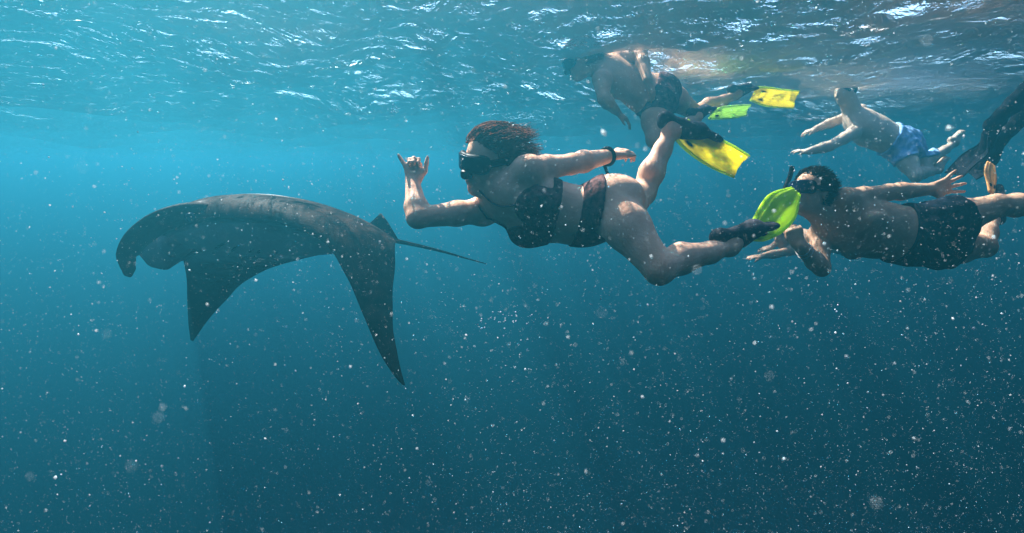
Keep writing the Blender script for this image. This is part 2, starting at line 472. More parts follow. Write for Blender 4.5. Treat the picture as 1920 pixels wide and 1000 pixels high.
def body(J, h=0.006, pad=0.16):
    """J: joints in world space. One field for the whole body."""
    pts = np.array([v for k_, v in J.items() if isinstance(v, np.ndarray) and v.shape == (3,) and k_[0] != '_'])
    Fd = Field(pts.min(0) - pad, pts.max(0) + pad, h)
    g = J['g']                                      # girths
    shR, shL, hipR, hipL = J['shR'], J['shL'], J['hipR'], J['hipL']
    sm = (shR + shL) / 2; hm = (hipR + hipL) / 2; spine = unit(hm - sm)
    lat = rej(shL - shR, spine); latp = rej(hipL - hipR, spine)
    fr = unit(np.cross(spine, lat)); fr = fr if fr.dot(J['_front']) > 0 else -fr
    frp = unit(np.cross(spine, latp)); frp = frp if frp.dot(J['_front']) > 0 else -frp
    L = np.linalg.norm(hm - sm)
    sag = np.array(J.get('_sag', (0, 0, 0)), float)
    sg = lambda t: sag * math.sin(math.pi * min(max(t, 0), 1))
    q = lambda t, x=0, y=0: sm + spine * L * t + lat * x + fr * y + sg(t)
    qp = lambda t, x=0, y=0: sm + spine * L * t + latp * x + frp * y + sg(t)
    Fd.cone(q(0.14), q(0.42, 0, 0.005), g['chest'] * 0.95, g['chest'] * 0.92, 0.03, fr, 0.70)
    Fd.cone(q(0.42, 0, 0.005), q(0.70), g['chest'] * 0.90, g['waist'], 0.04, fr, 0.76)
    Fd.cone(q(0.70), qp(0.95), g['waist'], g['hip'], 0.04, (fr + frp) / 2, 0.78)
    Fd.cone(qp(0.96, -0.05), qp(0.96, 0.05), g['hip'] * 0.82, g['hip'] * 0.82, 0.04)
    for sx in (-1, 1):
        Fd.ell(qp(1.02, sx * 0.075, -g['glute']), (0.088, 0.085, 0.105), (latp, frp, spine), 0.03)
        Fd.cone(q(-0.06, 0, -0.01), (shL if sx > 0 else shR) + spine * 0.02, 0.05, 0.045, 0.03)
        if g['bust']: Fd.ell(q(g.get('bt', 0.36), sx * 0.078, g['chest'] * 0.54), (0.066, g['bust'], 0.068), (lat, fr, spine), 0.03)
        else: Fd.ell(q(0.24, sx * 0.075, g['chest'] * 0.52), (0.075, 0.035, 0.07), (lat, fr, spine), 0.03)
    if g.get('belly'): Fd.ell(q(0.74, 0, g['waist'] * 0.45), (g['belly'], g['belly'] * 0.75, g['belly'] * 1.1), (lat, fr, spine), 0.05)
    l = g['leg']
    for s_ in 'RL':
        hp, kn, an = J['hip' + s_], J['kn' + s_], J['an' + s_]
        m1 = hp * 0.6 + kn * 0.4
        Fd.chain([hp, m1, kn], [0.096 * l, 0.090 * l, 0.060 * l], 0.035)
        fk = unit(unit(kn - hp) - unit(an - kn) + 1e-6)
        if np.linalg.norm(unit(kn - hp) - unit(an - kn)) > 0.3: Fd.ell(kn + fk * 0.030 * l, (0.030 * l, 0.036 * l, 0.036 * l), (fk, rej(lat, fk), np.cross(fk, rej(lat, fk))), 0.02)
        calf = unit(np.cross(np.cross(kn - hp, an - kn), an - kn)) * -1
        bend = np.linalg.norm(np.cross(unit(kn - hp), unit(an - kn)))
        if bend < 0.15: calf = -J['_front'] / np.linalg.norm(J['_front'])
        calf = calf if calf.dot(unit(hp - kn)) > 0 or bend < 0.15 else -calf
        m2 = kn * 0.68 + an * 0.32 + calf * 0.012
        Fd.chain([kn, m2, kn * 0.3 + an * 0.7, an], [0.055 * l, 0.060 * l, 0.042 * l, 0.034 * l], 0.025)
    Fd.torso = Fd.d.copy()
    if 'navel' in g:
        p = Fd.project(q(g['navel'], 0, 0.2), 0.0, 12); Fd.ell(p, (0.011, 0.016, 0.016), (lat, fr, spine), 0.01, op='s')
    C, hs = J['head'], J.get('hs', 1.0)
    fwd, up = J['_hf'], unit(J['_hu'])
    nb = C - up * 0.06 * hs - rej(fwd, up) * 0.02
    Fd.cone(sm - spine * 0.015, nb, 0.062 * g['neck'], 0.056 * g['neck'], 0.03)
    a = g['arm']
    for s_ in 'RL':
        sh, el, wr = J['sh' + s_], J['el' + s_], J['wr' + s_]
        Fd.ell(sh, (0.060 * a, 0.060 * a, 0.064 * a), (unit(el - sh), rej(fr, el - sh), np.cross(unit(el - sh), rej(fr, el - sh))), 0.03)
        m1 = sh * 0.6 + el * 0.4
        Fd.chain([sh, m1, el], [0.052 * a, 0.049 * a, 0.040 * a], 0.02)
        m2 = el * 0.7 + wr * 0.3
        eo = unit(el - sh) - unit(wr - el)
        if np.linalg.norm(eo) > 0.3: Fd.cone(el, el + unit(eo) * 0.022 * a, 0.028 * a, 0.018 * a, 0.015)
        Fd.chain([el, m2, wr], [0.041 * a, 0.044 * a, 0.030 * a], 0.02)
    J['_fr'], J['_lat'], J['_spine'], J['_q'], J['_qp'], J['_frp'], J['_latp'] = fr, lat, spine, q, qp, frp, latp
    return Fd

def foot(Fd, an, toe, down, s=1.0, toes=True):
    """ankle to toe; down is the sole side"""
    d = unit(toe - an); dn = rej(down, d); w = np.cross(d, dn)
    heel = an - d * 0.035 * s + dn * 0.045 * s; ball = an + d * 0.125 * s + dn * 0.055 * s
    Fd.cone(an, heel, 0.034 * s, 0.030 * s, 0.02)
    Fd.cone(heel, ball, 0.028 * s, 0.034 * s, 0.02, dn, 0.6)
    Fd.cone(an, ball, 0.034 * s, 0.024 * s, 0.03)
    if toes:
        for i in range(5):
            o = (i - 2) * 0.016 * s
            b = ball + w * o; Fd.cone(b, b + d * (0.052 - abs(i - 1) * 0.006) * s, 0.010 * s, 0.008 * s, 0.006)

def half(p, n, off=0.0):
    p = np.asarray(p, float); n = unit(n)
    return lambda X, Y, Z: (X - p[0]) * n[0] + (Y - p[1]) * n[1] + (Z - p[2]) * n[2] - off

def dive_mask(frame, parent, Fd, strap_dy=0.0, snorkel_side=0):
    C, side, fwd, up, s = frame
    T = lambda V: C + V[:, :1] * side + V[:, 1:2] * fwd + V[:, 2:] * up
    h = 0.004
    def rbox(X, Y, Z, c, b, r):
        x, y, z = np.abs(X - c[0]) - b[0] + r, np.abs(Y - c[1]) - b[1] + r, np.abs(Z - c[2]) - b[2] + r
        return np.sqrt(np.maximum(x, 0) ** 2 + np.maximum(y, 0) ** 2 + np.maximum(z, 0) ** 2) + np.minimum(np.maximum(x, np.maximum(y, z)), 0) - r
    F2 = Field((-0.12, 0.03, -0.09), (0.12, 0.16, 0.09), h)
    X, Y, Z = F2.pts(np.zeros(3, int), F2.n)
    Yc = Y + 6.0 * X * X                                    # wraps round the face
    fr_ = rbox(X, Yc, Z, (0, 0.094, 0.004), (0.074, 0.020, 0.035), 0.020)
    nose = rbox(X, Y, Z, (0, 0.104, -0.030), (0.017, 0.022, 0.022), 0.014)
    d = np.minimum(fr_, nose)
    hole = rbox(X, Yc, Z, (0, 0.124, 0.005), (0.064, 0.016, 0.026), 0.016)
    d = np.maximum(d, -hole)
    Vm, Fm = surface_nets(d, F2.lo, h, 2)
    body_ = part('dive_mask', (T(Vm * s), Fm), M['rubber'], parent)
    lens = rbox(X, Yc, Z, (0, 0.108, 0.005), (0.066, 0.004, 0.028), 0.003)
    Vm, Fm = surface_nets(lens, F2.lo, h, 1)
    part('lens', (T(Vm * s), Fm), M['lens'], body_)
    # the strap: a flat band round the back of the head
    w = np.linspace(-0.25, math.pi + 0.25, 48)
    loop = np.stack([0.088 * np.cos(w), -0.13 * np.sin(w) + 0.045, 0.006 + 0.02 * np.sin(w)], 1) * s
    pts = C + loop[:, :1] * side + loop[:, 1:2] * fwd + loop[:, 2:] * up
    r3 = np.array([0.088, 0.106, 0.101]) * s; cc = C + up * 0.022 * s - fwd * 0.014 * s
    A = np.stack([side, fwd, up]); lp = (pts - cc) @ A.T; lp = lp / np.linalg.norm(lp / r3, axis=1, keepdims=True)
    if strap_dy: lp *= 1 + strap_dy
    pts = cc + lp @ A; nn = (lp / r3 ** 2) @ A; nn /= np.linalg.norm(nn, axis=1, keepdims=True)
    V = np.concatenate([np.stack([pts + up * 0.012 * s + nn * 0.003, pts + up * 0.004 * s + nn * 0.005, pts - up * 0.004 * s + nn * 0.005, pts - up * 0.012 * s + nn * 0.003, pts - up * 0.012 * s - nn * 0.006, pts + up * 0.012 * s - nn * 0.006], 1)]).reshape(-1, 3)
    Fc = [(i * 6 + j, i * 6 + (j + 1) % 6, i * 6 + 6 + (j + 1) % 6, i * 6 + 6 + j) for i in range(47) for j in range(6)]
    part('strap', (V, np.array(Fc)), M['rubber'], body_)
    return body_

def snorkel(frame, parent, sgn):
    C, side, fwd, up, s = frame
    q = lambda x, y, z: C + side * x * s + fwd * y * s + up * z * s
    pts = spline([q(0, 0.115, -0.066), q(sgn * 0.045, 0.12, -0.085), q(sgn * 0.095, 0.085, -0.05), q(sgn * 0.108, 0.045, 0.05), q(sgn * 0.102, 0.04, 0.09), q(sgn * 0.095, 0.045, 0.135)], 30)
    o = part('snorkel', tube(pts, 0.0115 * s, 10), M['rubber'], parent)
    part('mouthpiece', tube([q(0, 0.092, -0.066), q(0, 0.118, -0.066)], 0.016 * s, 8, up, 0.7), M['rubber_grey'], o)
    return o

def swim_fin(parent, an, toe, down, blade_pts, widths, wdir, mblade, mrail, pocket_mat, s=1.0, rail=0.006):
    """foot pocket round the foot, blade along blade_pts; wdir is the direction across the blade (one, or one per point)"""
    root = part_fin_pocket(parent, an, toe, down, pocket_mat, s)
    c = spline(blade_pts, 26); w = spline(np.array(widths)[:, None], 26)[:, 0]
    wd = np.asarray(wdir, float)
    W = spline(wd, 26) if wd.ndim == 2 else np.tile(wd, (26, 1))
    T = np.gradient(c, axis=0)
    V, Fc = [], []; nu = 14
    N_ = []
    for i in range(26):
        t = unit(T[i]); x = rej(W[i], t); n = np.cross(t, x); N_.append((x, n))
    for side_ in (1, -1):
        for i in range(26):
            x, n = N_[i]
            for j in range(nu + 1):
                u = j / nu * 2 - 1
                end = 0.0
                sag = 0.010 * (1 - u * u) * min(1, i / 6) * s
                rib = 0.0035 * (math.cos(u * 9.4) > 0.55)
                notch = -0.008 * s * (1 - u * u) * (i == 25)
                V.append(c[i] + x * u * w[i] / 2 + n * (side_ * (0.0022 + rib) - sag) + unit(T[i]) * notch)
    m = (nu + 1) * 26
    for i in range(25):
        for j in range(nu):
            a = i * (nu + 1) + j
            Fc.append((a, a + 1, a + nu + 2, a + nu + 1)); Fc.append((m + a, m + a + nu + 1, m + a + nu + 2, m + a + 1))
    for i in range(25):
        for j in (0, nu):
            a = i * (nu + 1) + j; Fc.append((a, a + nu + 1, m + a + nu + 1, m + a))
    for j in range(nu):
        for i in (0, 25):
            a = i * (nu + 1) + j; Fc.append((a, a + 1, m + a + 1, m + a))
    bl = part('blade', (np.array(V), np.array(Fc)), mblade, root)
    for sd in (-0.27, 0.27):
        e = np.array([c[i] + N_[i][0] * sd * w[i] + N_[i][1] * -0.007 * s for i in range(4, 9)])
        part('vent', tube(e, np.array([.3, .9, 1, .9, .3]) * 0.010 * s, 8, N_[6][1], 0.75), M['rubber'], root)
    for sd in (-1, 1):
        e = np.array([c[i] + N_[i][0] * sd * w[i] / 2 for i in range(26)])
        part('side_rail', tube(e, np.linspace(rail * 1.6, rail * 0.8, 26) * s, 8), mrail, root)
    return root

def part_fin_pocket(parent, an, toe, down, m_, s):
    d = unit(toe - an); dn = rej(down, d)
    lo = np.minimum(an, toe) - 0.12; hi = np.maximum(an, toe) + 0.12
    Fp = Field(lo, hi, 0.0055)
    heel = an - d * 0.045 * s + dn * 0.045 * s; ball = an + d * 0.12 * s + dn * 0.052 * s
    tip = an + d * 0.20 * s + dn * 0.05 * s
    Fp.cone(heel, ball, 0.036 * s, 0.048 * s, 0.02, dn, 0.66)
    Fp.cone(ball, tip, 0.048 * s, 0.046 * s, 0.02, dn, 0.42)
    Fp.cone(an + d * 0.055 * s + dn * 0.02 * s, ball, 0.037 * s, 0.040 * s, 0.02)
    Fp.cone(heel - dn * 0.02 * s, heel, 0.034 * s, 0.036 * s, 0.02)
    root = bpy.data.objects.new('swim_fin', None); root.empty_display_size = 0.1
    COL.objects.link(root); root.parent = parent; root.location = Vector(an - wloc(parent))
    part('foot_pocket', Fp.mesh(), m_, root)
    return root

def hair_strands(parent, frame, material, seed, n, length, flow, hug=0.5, r=0.0022, front=0.075):
    """strands rooted all over the scalp that lie along the skull and then drift with the water"""
    C, side, fwd, up, s = frame
    rng = np.random.RandomState(seed)
    A = np.stack([side, fwd, up]); cc = C + up * 0.024 * s - fwd * 0.020 * s; r3 = np.array([0.090, 0.106, 0.101]) * s
    d = rng.normal(size=(n * 4, 3)); d /= np.linalg.norm(d, axis=1, keepdims=True)
    p = d * r3
    ok = ~((p[:, 1] > 0.022) & (p[:, 2] < front - 0.010 - 6 * p[:, 0] ** 2)) & (p[:, 2] > -0.085)
    d, p = d[ok][:n], p[ok][:n]; n = len(p)
    flow = A @ unit(flow)
    cur = np.array([0.0, -1.0, -0.35]) + rng.normal(size=(n, 3)) * 0.25
    cur /= np.linalg.norm(cur, axis=1, keepdims=True)
    L = length * rng.uniform(0.5, 1.25, n)[:, None]; k = 12; path = [p.copy()]
    clump = np.sin(d * 9 + seed) ; lift = rng.uniform(1.0, 1.12, n)
    for i in range(k - 1):
        t = i / (k - 1)
        cur = cur * (1 - 0.35 * t) + flow * (0.12 + 0.5 * t) + clump * 0.10 + rng.normal(size=(n, 3)) * (0.05 + 0.10 * t)
        cur /= np.linalg.norm(cur, axis=1, keepdims=True)
        p = p + cur * L / (k - 1)
        m = np.linalg.norm(p / r3, axis=1, keepdims=True)
        lim = (lift[:, None] * (1 + 0.02 * t))
        p = np.where(m < lim, p / m * lim, p)
        path.append(p.copy())
    path = np.stack(path, 1)                                            # n, k, 3 in head axes
    path = cc + path @ A
    T = np.gradient(path, axis=1); T /= np.linalg.norm(T, axis=2, keepdims=True) + 1e-9
    a = np.cross(T, rng.normal(size=(n, 1, 3))); a /= np.linalg.norm(a, axis=2, keepdims=True) + 1e-9; b = np.cross(T, a)
    rad = (r * np.linspace(1.0, 0.25, k))[None, :, None] * rng.uniform(0.6, 1.3, (n, 1, 1))
    V = np.stack([path + rad * (a * math.cos(w) + b * math.sin(w)) for w in (0, 2.094, 4.189)], 2).reshape(-1, 3)
    base = (np.arange(n)[:, None] * k + np.arange(k - 1)[None, :]).reshape(-1, 1) * 3
    Fc = np.concatenate([base + np.array([[j, (j + 1) % 3, 3 + (j + 1) % 3, 3 + j]]) for j in range(3)])
    o = part('strand', (V, Fc), material, parent); o['kind'] = 'stuff'
    return o

# ---------------------------------------------------------------- the manta ray
def make_manta():
    root = thing('manta_ray', Q(500, 440, 3.9), 'dark manta ray with pale belly and long drooping wings, swimming to the left', 'manta ray')
    # v, lead, trail, top and bottom thickness
    S = [
        (-1.00, (357, 637, 4.95), (362, 640, 4.95), .006, .006),
        (-0.92, (353, 605, 4.88), (386, 606, 4.95), .012, .012),
        (-0.80, (351, 562, 4.75), (424, 562, 4.90), .022, .020),
        (-0.65, (350, 525, 4.55), (468, 522, 4.82), .035, .03),
        (-0.50, (346, 500, 4.30), (535, 494, 4.68), .06, .045),
        (-0.35, (338, 470, 4.05), (622, 474, 4.50), .10, .06),
        (-0.20, (322, 448, 3.80), (700, 463, 4.30), .15, .09),
        (-0.09, (300, 436, 3.60), (738, 456, 4.15), .21, .12),
        (0.00, (296, 430, 3.48), (752, 453, 4.08), .225, .13),
        (0.09, (312, 420, 3.38), (744, 452, 4.02), .215, .11),
        (0.20, (385, 408, 3.32), (738, 449, 3.92), .18, .075),
        (0.32, (500, 412, 3.26), (738, 447, 3.78), .11, .045),
        (0.45, (598, 446, 3.20), (742, 462, 3.55), .055, .035),
        (0.60, (648, 515, 3.14), (738, 528, 3.35), .035, .03),
        (0.75, (681, 590, 3.08), (736, 598, 3.20), .025, .022),
        (0.88, (711, 660, 3.04), (744, 658, 3.10), .016, .014),
        (0.96, (738, 703, 3.02), (754, 702, 3.05), .010, .008),
        (1.00, (753, 720, 3.02), (760, 723, 3.03), .005, .004)]
    rows = np.array([np.concatenate([Q(*a), Q(*b), [t, u, v]]) for v, a, b, t, u in S])
    n, m = 150, 44
    R_ = spline(rows, n)
    LE, TE, tt, tb, vv = R_[:, :3], R_[:, 3:6], R_[:, 6], R_[:, 7], R_[:, 8]
    span = np.gradient((LE + TE) / 2, axis=0)
    up = np.cross(TE - LE, span); up /= np.linalg.norm(up, axis=1, keepdims=True)
    mid = n // 2
    if up[mid][2] < 0: up = -up
    V, col = [], []
    us = (1 - np.cos(np.linspace(0, math.pi, m))) / 2
    for sgn, th in ((1, tt), (-1, tb)):
        for i in range(n):
            for j, u in enumerate(us):
                prof = max(0.0, 1.0 - abs(2 * u ** 0.72 - 1) ** 2.3)
                edge = 0.012 * math.sin(vv[i] * 37) * u * (abs(vv[i]) > 0.4) * (u > 0.7)
                p = LE[i] * (1 - u - edge) + TE[i] * (u + edge) + up[i] * sgn * th[i] * prof
                V.append(p)
    Fc = []
    for i in range(n - 1):
        for j in range(m - 1):
            a = i * m + j; b = n * m + a
            Fc.append((a, a + m, a + m + 1, a + 1)); Fc.append((b, b + 1, b + m + 1, b + m))
    for i in (0, n - 1):
        for j in range(m - 1):
            a = i * m + j; Fc.append((a, a + 1, n * m + a + 1, n * m + a))
    for j in (0, m - 1):
        for i in range(n - 1):
            a = i * m + j; Fc.append((a, a + m, n * m + a + m, n * m + a))
    nb = n * m
    V = np.array(V)
    # colouring of the skin: black back, pale belly with blotches, white shoulder patches, plus a painted reflection streak
    mark = np.zeros(len(V)); U = np.tile(us, n * 2); VV = np.tile(np.repeat(vv, m), 2)
    bot = np.arange(len(V)) >= nb
    blot = np.array([noise.noise(Vector(p * 5.0)) for p in V])
    pale = np.clip((0.50 - np.abs(VV)) / 0.22 + blot * 0.8, 0, 1) * np.clip((0.97 - U) / 0.1, 0, 1) * np.clip((U - 0.02) / 0.03, 0, 1)
    mark[bot] = 0.62 * pale[bot]
    patch_glint = np.exp(-(((U - 0.34) / 0.07) ** 2 + ((VV - 0.17) / 0.03) ** 2)) + np.exp(-(((U - 0.30) / 0.06) ** 2 + ((VV + 0.14) / 0.018) ** 2))
    patch_glint += 0.8 * np.exp(-(((U - 0.05) / 0.03) ** 2 + ((VV - 0.12) / 0.015) ** 2))  # streak by the head: a bright reflection painted into the skin colour
    mark[~bot] = (patch_glint * (0.9 + blot * 1.2))[~bot].clip(0, 1)
    parts_ = [(V, np.array(Fc))]; marks = [mark]
    # the two head fins, curled down and forward, grown out of the head
    def paddle(cl, w, th, wd, mk):
        c = spline(np.array([Q(*p) for p in cl]), 34); W = spline(np.array(w)[:, None], 34)[:, 0]; TH = spline(np.array(th)[:, None], 34)[:, 0]
        T = np.gradient(c, axis=0); v = []; k = 20
        for i in range(34):
            t = unit(T[i]); x = rej(wd, t); nn = np.cross(t, x)
            for j in range(k):
                a = 2 * math.pi * j / k
                v.append(c[i] + x * math.cos(a) * W[i] + nn * math.sin(a) * TH[i])
        f = [(i * k + j, i * k + (j + 1) % k, (i + 1) * k + (j + 1) % k, (i + 1) * k + j) for i in range(33) for j in range(k)]
        c0 = len(v); v += [c[0], c[-1]]
        for j in range(0, k, 2):
            f.append((c0, (j + 2) % k, (j + 1) % k, j)); e = 33 * k; f.append((c0 + 1, e + j, e + j + 1, e + (j + 2) % k))
        parts_.append((np.array(v), np.array(f))); marks.append(np.full(len(v), mk))
    paddle([(440, 410, 3.52), (390, 400, 3.42), (342, 404, 3.36), (295, 420, 3.32), (258, 448, 3.29), (240, 476, 3.28), (240, 494, 3.29), (243, 508, 3.30), (245, 519, 3.31)],
           [.04, .07, .085, .088, .088, .080, .074, .062, .012], [.03, .05, .045, .03, .02, .014, .012, .010, .005], Q(240, 440, 3.2) - Q(300, 500, 3.5), 0.02)
    paddle([(400, 430, 3.80), (352, 436, 3.78), (316, 450, 3.76), (294, 468, 3.73), (284, 486, 3.74), (281, 497, 3.76)],
           [.12, .15, .16, .15, .12, .03], [.06, .06, .045, .03, .02, .01], Q(250, 440, 3.7) - Q(320, 500, 3.7), 0.10)
    # lower jaw and throat joining the two
    parts_.append(tube(spline(np.array([Q(335, 440, 3.50), Q(330, 452, 3.62), Q(326, 458, 3.76)]), 10), [.05, .07, .085, .095, .1, .1, .095, .085, .07, .05], 14)); marks.append(np.full(len(parts_[-1][0]), 0.25))
    # tail root, whip and the small fin on its back
    parts_.append(tube(spline(np.array([Q(690, 446, 4.0), Q(725, 449, 4.03), Q(752, 454, 4.08), Q(785, 461, 4.14), Q(830, 472, 4.22), Q(872, 484, 4.3), Q(912, 495, 4.36)]), 40), np.array([.05, .045, .04, .036, .03, .026, .022, .02, .018] + list(np.linspace(.016, .003, 31))), 10)); marks.append(np.zeros(len(parts_[-1][0])))
    base0, base1 = Q(680, 432, 3.98), Q(750, 455, 4.06); tip = Q(716, 398, 4.05)
    v, f = [], []
    for i in range(12):
        u = i / 11; lo_ = base0 * (1 - u) + base1 * u
        hi_ = lo_ * 0 + (base0 * (1 - min(1, u * 1.15)) + tip * min(1, u * 1.15)) if u < 0.87 else tip * (1 - (u - 0.87) / 0.13) + base1 * (u - 0.87) / 0.13
        for k_ in range(6):
            w = k_ / 5; p = lo_ * (1 - w) + hi_ * w; th = 0.016 * math.sin(math.pi * u) * (1 - w * 0.8) + 0.002
            v += [p + np.array([0.3, 1, 0]) * th, p - np.array([0.3, 1, 0]) * th]
    for i in range(11):
        for k_ in range(5):
            a = i * 12 + k_ * 2; f += [(a, a + 2, a + 14, a + 12), (a + 1, a + 13, a + 15, a + 3)]
        a = i * 12 + 10; f.append((a, a + 1, a + 13, a + 12))
    parts_.append((np.array(v), np.array(f))); marks.append(np.zeros(len(v)))
    m_, nt, out = mat('manta_skin'); L = nt.links.new
    at = nd(nt, 'ShaderNodeAttribute', _attribute_name='mark')
    g = nd(nt, 'ShaderNodeTexCoord'); nz = nd(nt, 'ShaderNodeTexNoise', Scale=9.0, Detail=8.0, Roughness=0.7); L(g.outputs['Object'], nz.inputs['Vector'])
    cr = nd(nt, 'ShaderNodeValToRGB'); cr.color_ramp.elements[0].color = (0.004, 0.0032, 0.0036, 1); cr.color_ramp.elements[1].color = (0.045, 0.026, 0.020, 1)
    cr.color_ramp.elements[0].position = .35; cr.color_ramp.elements[1].position = .72
    L(nz.outputs[0], cr.inputs[0])
    mx = nd(nt, 'ShaderNodeMix', _data_type='RGBA'); L(at.outputs['Fac'], mx.inputs[0]); L(cr.outputs[0], mx.inputs[6]); mx.inputs[7].default_value = (0.75, 0.75, 0.72, 1)
    b = nd(nt, 'ShaderNodeBsdfPrincipled', Roughness=0.55); b.inputs['Specular IOR Level'].default_value = 0.3; b.inputs['IOR'].default_value = 1.06; L(mx.outputs[2], b.inputs['Base Color'])
    n2 = nd(nt, 'ShaderNodeTexNoise', Scale=70.0, Detail=4.0); L(g.outputs['Object'], n2.inputs['Vector'])
    bp = nd(nt, 'ShaderNodeBump', Strength=1.0, Distance=0.0015); L(n2.outputs[0], bp.inputs['Height']); L(bp.outputs[0], b.inputs['Normal'])
    L(b.outputs[0], out.inputs['Surface'])
    o = part('body', merge(parts_), m_, root)
    at_ = o.data.attributes.new('mark', 'FLOAT', 'POINT')
    if len(o.data.vertices) == sum(len(x) for x in marks): at_.data.foreach_set('value', np.concatenate(marks).astype(np.float32))
    for sd in (-1, 1):
        for k_ in range(5):
            ii = [int(np.argmin(np.abs(vv - sd * x))) for x in np.linspace(0.035 + 0.004 * k_, 0.115 - 0.01 * k_, 7)]
            jj = int(np.argmin(np.abs(us - (0.22 + 0.055 * k_))))
            part('gill_slit', tube(np.array([V[nb + i * m + jj] for i in ii]), np.array([.3, .8, 1, 1, 1, .8, .3]) * 0.009, 8), M['dark'], root)
    # the near eye on the side of the head
    e = Q(356, 408, 3.285)
    a = np.linspace(0, 2 * math.pi, 15)[:-1]
    v = [e + 0.028 * np.array([math.sin(p) * math.cos(q), math.sin(p) * math.sin(q), math.cos(p)]) for p in np.linspace(0, math.pi, 9) for q in a]
    f = [(i * 14 + j, i * 14 + (j + 1) % 14, (i + 1) * 14 + (j + 1) % 14, (i + 1) * 14 + j) for i in range(8) for j in range(14)]
    part('eye', (np.array(v), np.array(f)), M['lens'], root)
make_manta()

# ---------------------------------------------------------------- the woman in front
def strip(Fd, pts, w, parent, name, m_, n=30, off=0.004):
    p = Fd.project(spline(np.array(pts), n), off)
    return part(name, tube(p, w, 8, None), m_, parent)

def make_woman():
    root = thing('person', Q(1010, 400, 2.35), 'woman in dark bikini and black mask making a hand sign behind the manta ray', 'person')
    J = dict(
        _sag=(0, 0, -0.045), shR=Q(903, 396, 2.40), shL=Q(988, 320, 2.22), elR=Q(783, 408, 2.26), wrR=Q(774, 345, 2.36),
        elL=Q(1072, 308, 2.38), wrL=Q(1142, 293, 2.56),
        hipR=Q(1146, 408, 2.44), hipL=Q(1138, 378, 2.26), knL=Q(1236, 504, 2.12), anL=Q(1368, 462, 2.32),
        knR=Q(1206, 362, 2.72), anR=Q(1258, 246, 2.74), toeL=Q(1440, 448, 2.38), toeR=Q(1310, 268, 2.74), head=Q(916, 301, 2.30),
        _hf=np.array([-0.74, -0.66, -0.3]), _hu=unit(np.array([0.02, -0.25, 1.0])), hs=1.0,
        _front=np.array([-0.1, -0.8, -0.6]),
        g=dict(chest=0.144, waist=0.112, hip=0.117, glute=0.030, bust=0.034, navel=0.66, bt=0.27, neck=0.95, arm=0.95, leg=0.91, belly=0.095))
    Fd = body(J, 0.0055)
    fr_ = head(Fd, J['head'], J['_hf'], J['_hu'], 1.04)
    # hand sign: palm to the camera, thumb and little finger out
    d = unit(Q(773, 290, 2.39) - J['wrR'])
    hand(Fd, J['wrR'], d, (0.05, -1, 0.1), (1, 0, 0), (1.35, 1.4, 1.35, 0.12), (0.0, 0, -0.08, -0.52), (0.75, 0.55), 0.92)
    d = unit(Q(1185, 276, 2.63) - J['wrL'])
    hand(Fd, J['wrL'], d, (0.1, 0.3, -1), (0.3, -1, 0), (0.55, 0.6, 0.65, 0.7), (0.05, 0, -0.03, -0.06), (0.4, 0.5), 0.95)
    foot(Fd, J['anL'], J['toeL'], np.array([0.1, 0.1, 1.0]), 0.95, False)
    foot(Fd, J['anR'], J['toeR'], np.array([0.7, 0.1, 0.6]), 0.95, False)
    part('body', Fd.mesh(), M['skin'], root)
    q, qp, fr, lat, sp = J['_q'], J['_qp'], J['_fr'], J['_lat'], J['_spine']
    # bikini top: cups and a band, the bottoms, the straps
    c1 = c2 = None
    band1 = half(q(0.48), sp); band2 = half(q(0.39), -sp)
    cR, cL = q(0.28, -0.08, 0.08), q(0.28, 0.075, 0.08)
    def top(X, Y, Z):
        cup = np.minimum(*[np.sqrt((X - c[0]) ** 2 + (Y - c[1]) ** 2 + (Z - c[2]) ** 2) - 0.080 for c in (cR, cL)])
        cup = np.maximum(cup, half(q(0.2, 0, 0.02), -fr)(X, Y, Z))
        band = np.maximum(band1(X, Y, Z), band2(X, Y, Z))
        slab = np.maximum(np.maximum(half(q(0.20), -sp)(X, Y, Z), half(q(0.48), sp)(X, Y, Z)), half(q(0.2, 0, 0.035), -fr)(X, Y, Z))
        return np.minimum(np.minimum(cup, band), slab)
    t = part('bikini_top', Fd.shell(0.005, top), M['bikini'], root)
    nk = J['head'] - unit(J['_hu']) * 0.13
    for sx, c in ((-1, cR), (1, cL)):
        strip(Fd, [c - sp * 0.07, (c - sp * 0.1) * 0.6 + nk * 0.4 + fr * 0.02, nk + lat * sx * 0.05 + fr * 0.02], 0.0038, t, 'strap', M['bikini'])
    lp = J['_latp']; c0 = qp(0.9)
    def bottoms(X, Y, Z):
        s_ = np.abs((X - c0[0]) * lp[0] + (Y - c0[1]) * lp[1] + (Z - c0[2]) * lp[2])
        low = half(qp(0.84), sp)(X, Y, Z) - np.clip(0.085 - s_, 0, 1) * 1.6
        return np.maximum(half(qp(0.67), -sp)(X, Y, Z), low)
    part('bikini_bottom', Fd.shell(0.005, bottoms), M['bikini'], root)
    # hair: a cap over the skull and strands washed back and up
    C, side, fwd, up, s = fr_
    Fh = Field(C - 0.22, C + 0.22, 0.005)
    Fh.ell(C + up * 0.026 - fwd * 0.022, (0.089, 0.106, 0.101), (side, fwd, up), 0.02)
    Fh.ell(C - fwd * 0.085 - up * 0.02, (0.065, 0.055, 0.085), (side, fwd, up), 0.03)
    X, Y, Z = Fh.pts(np.zeros(3, int), Fh.n)
    fx, fy, fz = X - C[0], Y - C[1], Z - C[2]
    a_ = fx * fwd[0] + fy * fwd[1] + fz * fwd[2]; u_ = fx * up[0] + fy * up[1] + fz * up[2]; s_ = fx * side[0] + fy * side[1] + fz * side[2]
    face = np.maximum(0.030 - a_, u_ - 0.070 + 0.5 * np.abs(s_))          # clear of the face
